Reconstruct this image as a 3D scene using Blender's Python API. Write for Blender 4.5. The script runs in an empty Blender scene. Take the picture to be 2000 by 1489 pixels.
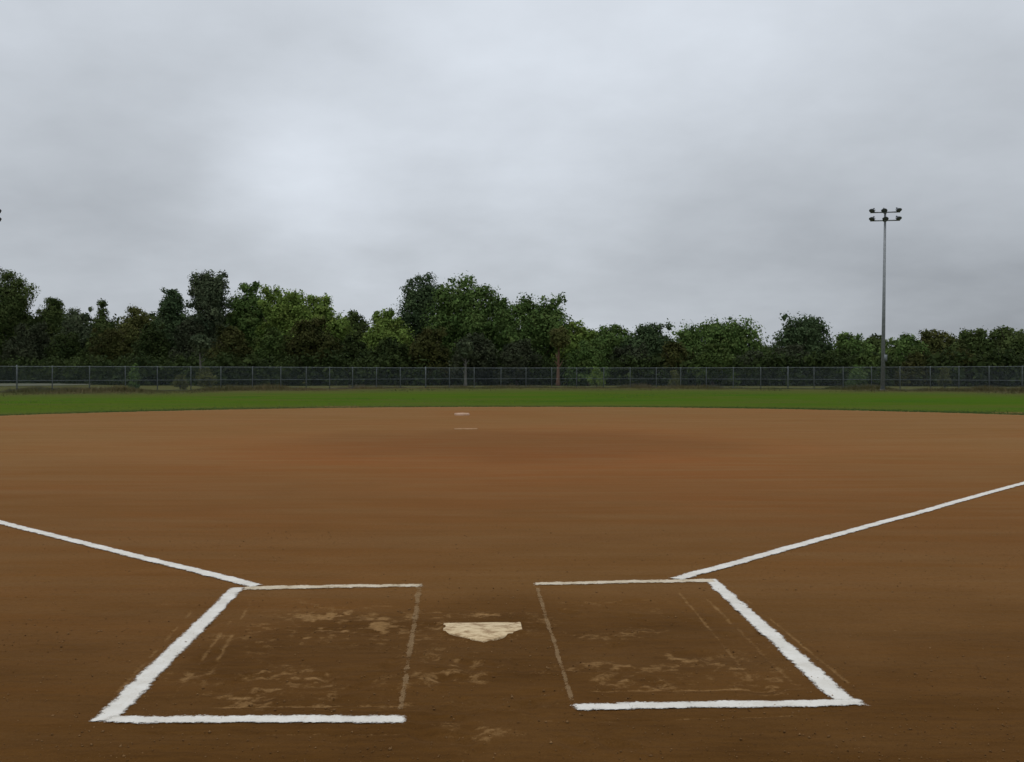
import bpy, math, random
import numpy as np
from mathutils import Vector

# ------------------------------------------------------------------ camera, sky, sun, exposure
SC = bpy.context.scene
COL = SC.collection
R = math.radians
EYE = 1.4                      # eye height, metres
F = 1965.0                     # focal length in pixels of the 2000 px wide photograph
HORIZON = 729.0

cam_d = bpy.data.cameras.new('camera')
cam_d.sensor_width = 36.0
cam_d.lens = 36.0 * F / 2000.0
cam_d.clip_start = 0.05
cam_d.clip_end = 6000
cam = bpy.data.objects.new('camera', cam_d)
COL.objects.link(cam)
cam.location = (0, 0, EYE)
cam.rotation_euler = (R(90) - math.atan((744.5 - HORIZON) / F), 0, 0)
SC.camera = cam

SUN_EL, SUN_AZ = 72.0, 205.0   # elevation, compass bearing clockwise from +Y
world = bpy.data.worlds.new('World')
SC.world = world
world.use_nodes = True


def build_world():
    nt = world.node_tree
    n, l = nt.nodes, nt.links
    n.clear()
    out = n.new('ShaderNodeOutputWorld')
    bg = n.new('ShaderNodeBackground')
    bg.inputs['Strength'].default_value = 0.1
    sky = n.new('ShaderNodeTexSky')
    sky.sky_type = 'NISHITA'
    sky.sun_disc = False
    sky.sun_elevation = R(SUN_EL)
    sky.sun_rotation = R(SUN_AZ)
    sky.air_density = 1.0
    sky.dust_density = 2.5
    tc = n.new('ShaderNodeTexCoord')
    sep = n.new('ShaderNodeSeparateXYZ')
    l.new(tc.outputs['Generated'], sep.inputs[0])

    def math_node(op, a, b=None, c=None, clamp=False):
        m = n.new('ShaderNodeMath')
        m.operation = op
        m.use_clamp = clamp
        for i, v in enumerate((a, b, c)):
            if v is None:
                continue
            if isinstance(v, (int, float)):
                m.inputs[i].default_value = v
            else:
                l.new(v, m.inputs[i])
        return m.outputs[0]
    # the cloud deck is a level sheet overhead: project the direction on it
    zc = math_node('MAXIMUM', sep.outputs[2], 0.0)
    zd = math_node('ADD', zc, 0.30)
    px = math_node('DIVIDE', sep.outputs[0], zd)
    py = math_node('DIVIDE', sep.outputs[1], zd)
    cmb = n.new('ShaderNodeCombineXYZ')
    l.new(px, cmb.inputs[0])
    l.new(py, cmb.inputs[1])

    def noise(scale, detail, rough, dist, off):
        mp = n.new('ShaderNodeMapping')
        mp.inputs['Location'].default_value = off
        l.new(cmb.outputs[0], mp.inputs[0])
        t = n.new('ShaderNodeTexNoise')
        t.inputs['Scale'].default_value = scale
        t.inputs['Detail'].default_value = detail
        t.inputs['Roughness'].default_value = rough
        t.inputs['Distortion'].default_value = dist
        l.new(mp.outputs[0], t.inputs['Vector'])
        return t.outputs['Fac']
    n1 = noise(0.9, 3.0, 0.42, 0.0, (3.1, 1.7, 0))
    n2 = noise(2.6, 4.0, 0.5, 0.0, (8.4, 5.2, 0))
    mixn = math_node('MULTIPLY_ADD', n1, 0.75, math_node('MULTIPLY', n2, 0.25))
    n3 = noise(8.0, 4.0, 0.55, 0.0, (2.2, 6.1, 0))
    mixn = math_node('MULTIPLY_ADD', math_node('SUBTRACT', n3, 0.5), 0.16, mixn)
    cl = math_node('MULTIPLY', math_node('SUBTRACT', mixn, 0.5), 0.60)

    # thin and thick places of the deck, each round a direction
    def patch(d, width, amount):
        v = Vector(d).normalized()
        dn = n.new('ShaderNodeVectorMath')
        dn.operation = 'DOT_PRODUCT'
        l.new(tc.outputs['Generated'], dn.inputs[0])
        dn.inputs[1].default_value = v
        k = 1.0 / (width * width)
        e = math_node('MULTIPLY', math_node('SUBTRACT', dn.outputs['Value'], 1.0), k)
        g = math_node('POWER', 2.718, e)
        return math_node('MULTIPLY', g, amount)
    tot = cl
    for d, w, a in PATCHES:
        tot = math_node('ADD', tot, patch(d, w, a))
    # an overcast sky is brightest overhead
    rise = math_node('POWER', zc, 1.2)
    tot = math_node('ADD', tot, math_node('MULTIPLY', rise, 0.55))
    base = math_node('ADD', tot, 0.50)
    ramp = n.new('ShaderNodeValToRGB')
    ramp.color_ramp.elements[0].position = 0.0
    ramp.color_ramp.elements[0].color = (0.118, 0.130, 0.150, 1)
    ramp.color_ramp.elements[1].position = 1.0
    ramp.color_ramp.elements[1].color = (0.99, 1.06, 1.16, 1)
    e = ramp.color_ramp.elements.new(0.5)
    e.color = (0.512, 0.549, 0.595, 1)
    l.new(base, ramp.inputs[0])
    mul = n.new('ShaderNodeVectorMath')
    mul.operation = 'SCALE'
    l.new(ramp.outputs[0], mul.inputs[0])
    mul.inputs['Scale'].default_value = 10.0
    mix = n.new('ShaderNodeMix')
    mix.data_type = 'RGBA'
    mix.inputs[0].default_value = 0.96
    l.new(sky.outputs[0], mix.inputs[6])
    l.new(mul.outputs[0], mix.inputs[7])
    l.new(mix.outputs[2], bg.inputs['Color'])
    l.new(bg.outputs[0], out.inputs['Surface'])


PATCHES = [((-0.215, 1, 0.215), 0.065, 0.17),    # thin bright place over the tall trees
           ((-0.05, 1, 0.20), 0.13, 0.09),
           ((-0.19, 1, 0.12), 0.07, 0.05),
           ((-0.20, 1, 0.30), 0.06, -0.06),
           ((-0.44, 1, 0.20), 0.12, -0.03),
           ((-0.50, 1, 0.08), 0.13, -0.06),
           ((0.52, 1, 0.02), 0.16, -0.21),
           ((0.20, 1, 0.08), 0.11, -0.09),
           ((0.45, 1, 0.20), 0.12, -0.06),
           ((0.20, 1, 0.34), 0.12, 0.05),
           ((-0.33, 1, 0.31), 0.08, -0.02)]
build_world()

sun_d = bpy.data.lights.new('sun', 'SUN')
sun_d.energy = 0.6
sun_d.angle = R(30)
sun_d.color = (1.0, 0.97, 0.92)
sun = bpy.data.objects.new('sun', sun_d)
COL.objects.link(sun)
sd = Vector((math.sin(R(SUN_AZ)) * math.cos(R(SUN_EL)), math.cos(R(SUN_AZ)) * math.cos(R(SUN_EL)), math.sin(R(SUN_EL))))
sun.rotation_euler = sd.to_track_quat('Z', 'Y').to_euler()

SC.view_settings.view_transform = 'Standard'
SC.view_settings.look = 'None'
SC.view_settings.exposure = 0.0
SC.view_settings.gamma = 1.0
SC.render.engine = 'CYCLES'
SC.cycles.max_bounces = 5

# ------------------------------------------------------------------ helpers


def gp(x, y):
    """metres on the ground for a measured place of the photograph"""
    d = F * EYE / (y - HORIZON)
    return (x - 1000.0) / F * d, d


def at_depth(x, d):
    return (x - 1000.0) / F * d


def height_of(y, d):
    return EYE + (HORIZON - y) / F * d


def tag(o, label=None, cat=None, group=None, kind=None):
    if label:
        o['label'] = label
    if cat:
        o['category'] = cat
    if group:
        o['group'] = group
    if kind:
        o['kind'] = kind
    return o


def empty(name, loc=(0, 0, 0), rz=0.0):
    o = bpy.data.objects.new(name, None)
    o.empty_display_size = 0.3
    COL.objects.link(o)
    o.location = loc
    o.rotation_euler = (0, 0, rz)
    return o


def mesh_np(name, verts, faces, mat, parent=None, attr=None, smooth=False):
    """verts (n,3); faces (m,k) of one size, or a list of such arrays"""
    me = bpy.data.meshes.new(name)
    verts = np.asarray(verts, dtype=np.float32)
    fl = faces if isinstance(faces, list) else [faces]
    fl = [np.asarray(f, dtype=np.int32) for f in fl if len(f)]
    tot = np.concatenate([np.full(len(f), f.shape[1], dtype=np.int32) for f in fl])
    idx = np.concatenate([f.ravel() for f in fl])
    me.vertices.add(len(verts))
    me.vertices.foreach_set('co', verts.ravel())
    me.loops.add(len(idx))
    me.loops.foreach_set('vertex_index', idx)
    me.polygons.add(len(tot))
    start = np.concatenate([[0], np.cumsum(tot)[:-1]]).astype(np.int32)
    me.polygons.foreach_set('loop_start', start)
    me.update(calc_edges=True)
    if smooth:
        me.polygons.foreach_set('use_smooth', np.ones(len(tot), dtype=bool))
    if attr:
        for k, v in attr.items():
            a = me.attributes.new(k, 'FLOAT', 'POINT')
            a.data.foreach_set('value', np.asarray(v, dtype=np.float32))
    me.materials.append(mat)
    me.validate()
    o = bpy.data.objects.new(name, me)
    COL.objects.link(o)
    if parent:
        o.parent = parent
    return o


class MB:
    """gathers tubes, boxes and prisms into one mesh"""

    def __init__(self):
        self.v, self.f4, self.f3, self.n = [], [], [], 0

    def add(self, v, q=None, t=None):
        v = np.asarray(v, dtype=float).reshape(-1, 3)
        self.v.append(v)
        if q is not None and len(q):
            self.f4.append(np.asarray(q) + self.n)
        if t is not None and len(t):
            self.f3.append(np.asarray(t) + self.n)
        self.n += len(v)

    def tube(self, pts, rad, seg=8, caps=True):
        pts = [Vector(p) for p in pts]
        rad = [rad] * len(pts) if isinstance(rad, (int, float)) else rad
        vs = []
        up = None
        for i, p in enumerate(pts):
            a = pts[max(0, i - 1)]
            b = pts[min(len(pts) - 1, i + 1)]
            t = (b - a).normalized()
            if up is None:
                up = Vector((0, 0, 1)) if abs(t.z) < 0.9 else Vector((1, 0, 0))
            u = t.cross(up).normalized()
            w = t.cross(u).normalized()
            for k in range(seg):
                an = 2 * math.pi * k / seg
                vs.append(p + (u * math.cos(an) + w * math.sin(an)) * rad[i])
        q = []
        for i in range(len(pts) - 1):
            for k in range(seg):
                k2 = (k + 1) % seg
                q.append((i * seg + k, i * seg + k2, (i + 1) * seg + k2, (i + 1) * seg + k))
        t3 = []
        if caps:
            m = len(vs)
            vs.append(pts[0])
            vs.append(pts[-1])
            b0 = (len(pts) - 1) * seg
            for k in range(seg):
                k2 = (k + 1) % seg
                t3.append((m, k2, k))
                t3.append((m + 1, b0 + k, b0 + k2))
        self.add([tuple(v) for v in vs], q, t3)

    def box(self, c, s, rot=None):
        hx, hy, hz = s[0] / 2, s[1] / 2, s[2] / 2
        b = min(hx, hy, hz) * 0.18
        vs = []
        for z, i in ((-hz, b), (-hz + b, 0), (hz - b, 0), (hz, b)):
            vs += [(-hx + i, -hy + i, z), (hx - i, -hy + i, z), (hx - i, hy - i, z), (-hx + i, hy - i, z)]
        vs = [Vector(v) for v in vs]
        if rot is not None:
            vs = [rot @ v for v in vs]
        vs = [tuple(v + Vector(c)) for v in vs]
        q = [(3, 2, 1, 0), (12, 13, 14, 15)]
        for r in range(3):
            for k in range(4):
                k2 = (k + 1) % 4
                q.append((r * 4 + k, r * 4 + k2, r * 4 + 4 + k2, r * 4 + 4 + k))
        self.add(vs, q)

    def build(self, name, mat, parent=None, smooth=False):
        fl = []
        if self.f4:
            fl.append(np.concatenate(self.f4))
        if self.f3:
            fl.append(np.concatenate(self.f3))
        return mesh_np(name, np.concatenate(self.v), fl, mat, parent, smooth=smooth)


def vnoise(x, y, seed=0):
    xi = np.floor(x).astype(np.int64)
    yi = np.floor(y).astype(np.int64)
    fx = x - xi
    fy = y - yi
    fx = fx * fx * (3 - 2 * fx)
    fy = fy * fy * (3 - 2 * fy)

    def h(a, b):
        n = (a * 374761393 + b * 668265263 + seed * 2147483629) & 0xFFFFFFFF
        n = ((n ^ (n >> 13)) * 1274126177) & 0xFFFFFFFF
        n = n ^ (n >> 16)
        return (n & 0xFFFF) / 65535.0
    a, b, c, d = h(xi, yi), h(xi + 1, yi), h(xi, yi + 1), h(xi + 1, yi + 1)
    return (a * (1 - fx) + b * fx) * (1 - fy) + (c * (1 - fx) + d * fx) * fy


def fbm(x, y, oct=4, seed=0):
    s, amp, t = 0.0, 0.5, 0.0
    for i in range(oct):
        s = s + amp * vnoise(x * 2 ** i + 17.3 * i, y * 2 ** i + 5.1 * i, seed + i)
        t += amp
        amp *= 0.5
    return s / t


# ------------------------------------------------------------------ materials
class NT:
    def __init__(self, name, rough=0.8, spec=0.5):
        self.m = bpy.data.materials.new(name)
        self.m.use_nodes = True
        self.nt = self.m.node_tree
        self.n, self.l = self.nt.nodes, self.nt.links
        self.b = self.n['Principled BSDF']
        self.b.inputs['Roughness'].default_value = rough
        self.b.inputs['Specular IOR Level'].default_value = spec
        self.tc = self.n.new('ShaderNodeTexCoord').outputs['Object']

    def put(self, sock, v):
        if isinstance(v, (int, float)):
            sock.default_value = v
        elif isinstance(v, tuple):
            sock.default_value = v if len(v) == 4 or sock.type == 'VECTOR' else (*v, 1)
        else:
            self.l.new(v, sock)

    def noise(self, scale, detail=4, rough=0.5, stretch=(1, 1, 1), dist=0.0, loc=(0, 0, 0), rot=(0, 0, 0)):
        mp = self.n.new('ShaderNodeMapping')
        mp.inputs['Scale'].default_value = stretch
        mp.inputs['Location'].default_value = loc
        mp.inputs['Rotation'].default_value = rot
        self.l.new(self.tc, mp.inputs[0])
        t = self.n.new('ShaderNodeTexNoise')
        t.inputs['Scale'].default_value = scale
        t.inputs['Detail'].default_value = detail
        t.inputs['Roughness'].default_value = rough
        t.inputs['Distortion'].default_value = dist
        self.l.new(mp.outputs[0], t.inputs['Vector'])
        return t.outputs['Fac']

    def math(self, op, a, b=None, c=None, clamp=False):
        m = self.n.new('ShaderNodeMath')
        m.operation = op
        m.use_clamp = clamp
        for i, v in enumerate((a, b, c)):
            if v is not None:
                self.put(m.inputs[i], v)
        return m.outputs[0]

    def rng(self, v, a, b, lo=0.0, hi=1.0):
        m = self.n.new('ShaderNodeMapRange')
        self.put(m.inputs[0], v)
        for i, k in enumerate((a, b, lo, hi)):
            m.inputs[i + 1].default_value = k
        return m.outputs[0]

    def mix(self, f, a, b, mode='MIX'):
        m = self.n.new('ShaderNodeMix')
        m.data_type = 'RGBA'
        m.blend_type = mode
        self.put(m.inputs[0], f)
        self.put(m.inputs[6], a)
        self.put(m.inputs[7], b)
        return m.outputs[2]

    def attr(self, name):
        a = self.n.new('ShaderNodeAttribute')
        a.attribute_name = name
        return a.outputs['Fac']

    def bump(self, h, strength, dist):
        b = self.n.new('ShaderNodeBump')
        b.inputs['Strength'].default_value = strength
        b.inputs['Distance'].default_value = dist
        self.l.new(h, b.inputs['Height'])
        self.l.new(b.outputs[0], self.b.inputs['Normal'])

    def color(self, v):
        self.put(self.b.inputs['Base Color'], v)
        return self.m


def dirt_material():
    t = NT('infield_dirt', 0.95, 0.03)
    big = t.noise(0.16, 4, 0.55, (1, 1, 1), 0.4)
    streak = t.noise(1.0, 5, 0.6, (0.35, 3.2, 1), 0.2, rot=(0, 0, R(2)))
    fine = t.noise(1.0, 5, 0.7, (4, 26, 1), 0.2, rot=(0, 0, R(-1.5)))
    grain = t.noise(140, 3, 0.7)
    hue = t.noise(0.33, 3, 0.5, (1, 1.6, 1), 0.3, loc=(4, 9, 0))
    c = t.mix(t.rng(hue, 0.33, 0.67), (0.190, 0.088, 0.022), (0.225, 0.088, 0.024))
    mot = t.noise(1.3, 5, 0.6, (1, 1.8, 1), 0.5, loc=(2, 7, 0))
    c = t.mix(t.math('MULTIPLY', t.rng(mot, 0.5, 0.72), 0.5), c, (0.14, 0.064, 0.017))
    c = t.mix(t.rng(big, 0.3, 0.7), c, (0.195, 0.105, 0.034))
    drag = t.noise(1.0, 4, 0.65, (0.45, 7.0, 1), 0.3, loc=(1, 4, 0), rot=(0, 0, R(1.5)))
    c = t.mix(t.math('MULTIPLY', t.rng(drag, 0.5, 0.68), 0.30), c, (0.125, 0.058, 0.016))
    band = t.noise(1.0, 3, 0.6, (0.10, 0.9, 1), 0.5, loc=(7, 2, 0), rot=(0, 0, R(-4)))
    c = t.mix(t.math('MULTIPLY', t.rng(band, 0.5, 0.62), 0.32), c, (0.255, 0.145, 0.062))
    c = t.mix(t.attr('red'), c, (0.245, 0.084, 0.022))
    c = t.mix(t.math('MULTIPLY', t.rng(streak, 0.42, 0.66), 0.6), c, (0.235, 0.130, 0.052))
    c = t.mix(t.math('MULTIPLY', t.rng(fine, 0.5, 0.25), 0.4), c, (0.120, 0.052, 0.012))
    c = t.mix(t.math('MULTIPLY', t.rng(t.math('ADD', t.math('MULTIPLY', grain, 0.5), t.math('MULTIPLY', t.noise(38, 4, 0.75), 0.5)), 0.4, 0.6), 0.65), c, (0.14, 0.062, 0.016))
    c = t.mix(t.math('MULTIPLY', t.attr('damp_falloff'), 0.95, clamp=True), c, t.mix(t.rng(t.math('ADD', t.math('MULTIPLY', grain, 0.4), t.math('MULTIPLY', fine, 0.6)), 0.36, 0.64), (0.084, 0.037, 0.0078), (0.046, 0.0195, 0.0040)))
    gr = t.math('ADD', t.math('MULTIPLY', t.noise(26, 5, 0.8, (1, 1.5, 1)), 0.6), t.math('MULTIPLY', t.noise(85, 3, 0.7), 0.4))
    dr = t.math('SUBTRACT', t.math('MULTIPLY', t.attr('dry'), 1.35), t.math('MULTIPLY', t.rng(gr, 0.38, 0.62), 0.9))
    c = t.mix(t.math('MULTIPLY', dr, 0.72, clamp=True), c, (0.265, 0.152, 0.060))
    t.bump(t.math('ADD', t.math('MULTIPLY', grain, 0.35), fine), 0.5, 0.006)
    return t.color(c)


def grass_ground_material():
    t = NT('lawn', 0.95, 0.0)
    big = t.noise(0.09, 4, 0.6, (1, 2.2, 1), 0.5)
    mid = t.noise(0.9, 4, 0.65, (1, 1.5, 1))
    c = t.mix(t.rng(big, 0.35, 0.65), (0.044, 0.096, 0.0075), (0.058, 0.092, 0.008))
    c = t.mix(t.math('MULTIPLY', t.rng(mid, 0.4, 0.7), 0.45), c, (0.070, 0.096, 0.016))
    pt = t.noise(0.22, 4, 0.6, (0.5, 1.3, 1), 0.6, loc=(5, 3, 0))
    c = t.mix(t.math('MULTIPLY', t.rng(pt, 0.48, 0.66), 0.7), c, (0.076, 0.082, 0.019))
    c = t.mix(t.math('MULTIPLY', t.rng(pt, 0.46, 0.32), 0.6), c, (0.034, 0.082, 0.010))
    # rougher, paler grass towards the fence and past it
    rough = t.attr('rough')
    pal = t.mix(t.rng(mid, 0.35, 0.65), (0.068, 0.080, 0.026), (0.084, 0.070, 0.026))
    c = t.mix(rough, c, pal)
    thin = t.attr('thin')
    c = t.mix(thin, c, t.mix(t.rng(mid, 0.35, 0.6), (0.088, 0.086, 0.020), (0.07, 0.092, 0.017)))
    t.bump(mid, 0.4, 0.03)
    return t.color(c)


def blade_material(name, a, b):
    t = NT(name, 0.7, 0.25)
    return t.color(t.mix(t.attr('tint'), a, b))


def leaf_material(name, dark, light, accent):
    t = NT(name, 0.85, 0.05)
    c = t.mix(t.attr('tint'), dark, light)
    c = t.mix(t.math('MULTIPLY', t.rng(t.noise(0.8, 3, 0.6), 0.5, 0.72), 0.6), c, accent)
    t.color(c)
    tr = t.n.new('ShaderNodeBsdfTranslucent')
    t.l.new(c, tr.inputs['Color'])
    mx = t.n.new('ShaderNodeMixShader')
    mx.inputs[0].default_value = 0.15
    t.l.new(t.b.outputs[0], mx.inputs[1])
    t.l.new(tr.outputs[0], mx.inputs[2])
    t.l.new(mx.outputs[0], t.n['Material Output'].inputs['Surface'])
    return t.m


def bark_material(name, a, b):
    t = NT(name, 0.9, 0.2)
    k = t.noise(3, 5, 0.6, (4, 4, 0.7))
    t.bump(k, 0.6, 0.03)
    return t.color(t.mix(t.rng(k, 0.35, 0.65), a, b))


def chalk_material(name, a_col, b_col, wear, soft, max_alpha=1.0):
    """powder laid on dirt: thins out to nothing at its edges and where it is trodden"""
    t = NT(name, 0.95, 0.0)
    a = t.noise(7, 5, 0.65)
    g = t.noise(95, 4, 0.75)
    c = t.mix(t.rng(a, 0.35, 0.7), a_col, b_col)
    c = t.mix(t.math('MULTIPLY', t.rng(g, 0.55, 0.72), 0.5), c, (0.36, 0.25, 0.14))
    n = t.math('ADD', t.math('MULTIPLY', g, 0.55), t.math('MULTIPLY', t.noise(26, 4, 0.7), 0.45))
    e = t.math('ADD', t.attr('edge'), t.math('MULTIPLY', t.math('SUBTRACT', n, 0.5), soft))
    e = t.math('SUBTRACT', e, t.math('MULTIPLY', t.rng(a, 0.42, 0.62), wear))
    al = t.math('MULTIPLY', t.rng(e, 0.30, 0.64), max_alpha)
    t.put(t.b.inputs['Alpha'], al)
    t.bump(g, 0.4, 0.003)
    return t.color(c)


def metal_material(name, a, b, rough=0.5, metallic=0.6):
    t = NT(name, rough, 0.5)
    t.b.inputs['Metallic'].default_value = metallic
    return t.color(t.mix(t.rng(t.noise(6, 4, 0.6), 0.35, 0.65), a, b))


def plate_material():
    t = NT('dusty_rubber', 0.8, 0.3)
    a = t.noise(13, 6, 0.7, (1, 2.0, 1), 0.5)
    b = t.noise(60, 3, 0.6)
    c = t.mix(t.rng(a, 0.35, 0.6), (0.60, 0.47, 0.28), (0.50, 0.36, 0.20))
    c = t.mix(t.math('MULTIPLY', t.rng(a, 0.48, 0.60), 0.75), c, (0.20, 0.11, 0.042))
    c = t.mix(t.math('MULTIPLY', t.rng(b, 0.5, 0.7), 0.3), c, (0.3, 0.19, 0.09))
    return t.color(c)


M = {
    'dirt': dirt_material(),
    'lawn': grass_ground_material(),
    'blade': blade_material('grass_blade', (0.026, 0.070, 0.010), (0.098, 0.104, 0.030)),
    'straw': blade_material('rough_grass_blade', (0.050, 0.065, 0.016), (0.12, 0.092, 0.038)),
    'chalk': chalk_material('chalk', (0.66, 0.63, 0.57), (0.54, 0.505, 0.44), 0.22, 2.1),
    'chalk_worn': chalk_material('worn_chalk', (0.60, 0.52, 0.40), (0.42, 0.33, 0.21), 0.30, 3.2, 0.92),
    'chalk_faint': None,
    'steel': metal_material('galvanised_steel', (0.10, 0.115, 0.115), (0.19, 0.21, 0.21), 0.55, 0.35),
    'wire': metal_material('fence_wire', (0.10, 0.125, 0.13), (0.15, 0.18, 0.185), 0.6, 0.3),
    'pole': metal_material('pole_steel', (0.17, 0.18, 0.185), (0.25, 0.26, 0.265), 0.5, 0.3),
    'lamp': metal_material('lamp_housing', (0.030, 0.034, 0.040), (0.05, 0.055, 0.062), 0.45, 0.2),
    'plate': plate_material(),
    'path': None,
    'bark': bark_material('bark', (0.050, 0.038, 0.028), (0.105, 0.085, 0.065)),
    'bark_red': bark_material('reddish_bark', (0.085, 0.045, 0.028), (0.15, 0.085, 0.055)),
    'bark_pale': bark_material('pale_bark', (0.075, 0.072, 0.06), (0.13, 0.125, 0.105)),
}
_t = NT('lamp_glass', 0.15, 0.5)
M['glass'] = _t.color((0.09, 0.10, 0.11))
_t = NT('gravel_path', 0.9, 0.2)
M['path'] = _t.color(_t.mix(_t.rng(_t.noise(3, 4, 0.6), 0.3, 0.7), (0.075, 0.08, 0.045), (0.10, 0.10, 0.06)))
_t = NT('dirt_clod', 0.95, 0.15)
M['clod'] = _t.color(_t.mix(_t.attr('tint'), (0.09, 0.042, 0.012), (0.24, 0.135, 0.055)))
M['chalk_faint'] = chalk_material('trodden_chalk', (0.33, 0.22, 0.115), (0.23, 0.14, 0.065), 0.60, 3.6, 0.45)

LEAF = {
    'dark': leaf_material('dark_foliage', (0.0307, 0.0503, 0.0154), (0.0978, 0.1285, 0.0391), (0.0726, 0.0739, 0.0280)),
    'grey': leaf_material('grey_green_foliage', (0.0340, 0.0498, 0.0262), (0.1048, 0.1283, 0.0655), (0.0812, 0.0812, 0.0498)),
    'mid': leaf_material('green_foliage', (0.0405, 0.0749, 0.0188), (0.1226, 0.1875, 0.0518), (0.1082, 0.1182, 0.0375)),
    'light': leaf_material('yellow_green_foliage', (0.0633, 0.1023, 0.0196), (0.1926, 0.2709, 0.0603), (0.1656, 0.1686, 0.0421)),
    'blue': leaf_material('blue_green_foliage', (0.0290, 0.0512, 0.0290), (0.0835, 0.1169, 0.0646), (0.0557, 0.0779, 0.0378)),
    'olive': leaf_material('olive_foliage', (0.0439, 0.0543, 0.0155), (0.1267, 0.1319, 0.0414), (0.1034, 0.0802, 0.0336)),
}

LEAF['blue'] = leaf_material('cool_green_foliage', (0.0324, 0.0564, 0.0252), (0.0912, 0.1296, 0.0552), (0.0600, 0.0816, 0.0336))
LEAF['shade_bush'] = leaf_material('shaded_dark_bush_foliage', (0.0151, 0.0258, 0.0086), (0.0473, 0.0667, 0.0193), (0.0366, 0.0388, 0.0151))  # bush leaf colours darkened: shade at the treeline foot is painted in
LEAF['shaded_olive_bush'] = leaf_material('shaded_olive_bush_foliage', (0.0228, 0.0290, 0.0083), (0.0725, 0.0745, 0.0217), (0.0538, 0.0445, 0.0176))
LEAF['shaded_grey_bush'] = leaf_material('shaded_grey_bush_foliage', (0.0230, 0.0310, 0.0161), (0.0644, 0.0759, 0.0391), (0.0529, 0.0494, 0.0322))
LEAF['shaded_green_bush'] = leaf_material('shaded_green_bush_foliage', (0.0253, 0.0460, 0.0115), (0.0782, 0.1127, 0.0299), (0.0644, 0.0690, 0.0207))
BUSH_SHADED = {'dark': 'shade_bush', 'olive': 'shaded_olive_bush', 'grey': 'shaded_grey_bush', 'blue': 'shaded_grey_bush', 'mid': 'shaded_green_bush', 'light': 'mid'}  # front trees take the leaf colours with shade painted in

# ------------------------------------------------------------------ ground
ARC_C, ARC_R = (0.3, 20.6), 21.15


def infield_outline():
    pts = []
    for a in np.linspace(0, math.pi, 240):
        pts.append((ARC_C[0] + ARC_R * math.cos(a), ARC_C[1] + ARC_R * math.sin(a)))
    for y in np.linspace(ARC_C[1] - 0.3, -9, 60):
        pts.append((ARC_C[0] - ARC_R, y))
    for x in np.linspace(ARC_C[0] - ARC_R + .3, ARC_C[0] + ARC_R - .3, 60):
        pts.append((x, -9.2))
    for y in np.linspace(-9, ARC_C[1] - 0.3, 60):
        pts.append((ARC_C[0] + ARC_R, y))
    return np.array(pts)


OUT = infield_outline()


def seg_dist(X, Y, a, b):
    ax, ay = a
    bx, by = b
    dx, dy = bx - ax, by - ay
    L2 = dx * dx + dy * dy
    t = np.clip(((X - ax) * dx + (Y - ay) * dy) / L2, 0, 1)
    return np.hypot(X - ax - t * dx, Y - ay - t * dy), t


# the plate: flat edge away from the camera, apex towards it, field axis 3 degrees left
AX = R(3.0)
fwd = np.array([-math.sin(AX), math.cos(AX)])
side = np.array([math.cos(AX), math.sin(AX)])
APEX = np.array(gp(945, 1257))


def field(u, v):
    """u metres to the right of the field axis, v metres out from the apex of the plate"""
    p = APEX + side * u + fwd * v
    return float(p[0]), float(p[1])


def dirt_height(X, Y):
    near = np.clip((9.0 - Y) / 2.0, 0, 1) * np.clip((4.0 - np.abs(X)) / 0.7, 0, 1)
    Z = 0.010 * (fbm(X * 0.5 + 90, Y * 0.7 + 90, 3, 3) - 0.5)
    Z = Z + near * 0.007 * (fbm(X * 0.9 + 90, Y * 16 + 0.8 * X + 90, 3, 11) - 0.5)
    return Z + near * 0.006 * (fbm(X * 7 + 90, Y * 7 + 90, 3, 21) - 0.5)


def plate_distance(X, Y):
    """metres outside (+) or inside (-) the outline of home plate"""
    P = [field(*p) for p in ((0, 0), (.216, .216), (.216, .395), (-.216, .395), (-.216, .216))]
    sd = np.full(np.shape(X), -9.0)
    for i in range(5):
        (ax, ay), (bx, by) = P[i], P[(i + 1) % 5]
        L = math.hypot(bx - ax, by - ay)
        sd = np.maximum(sd, ((X - ax) * (by - ay) - (Y - ay) * (bx - ax)) / L)
    return sd


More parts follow.
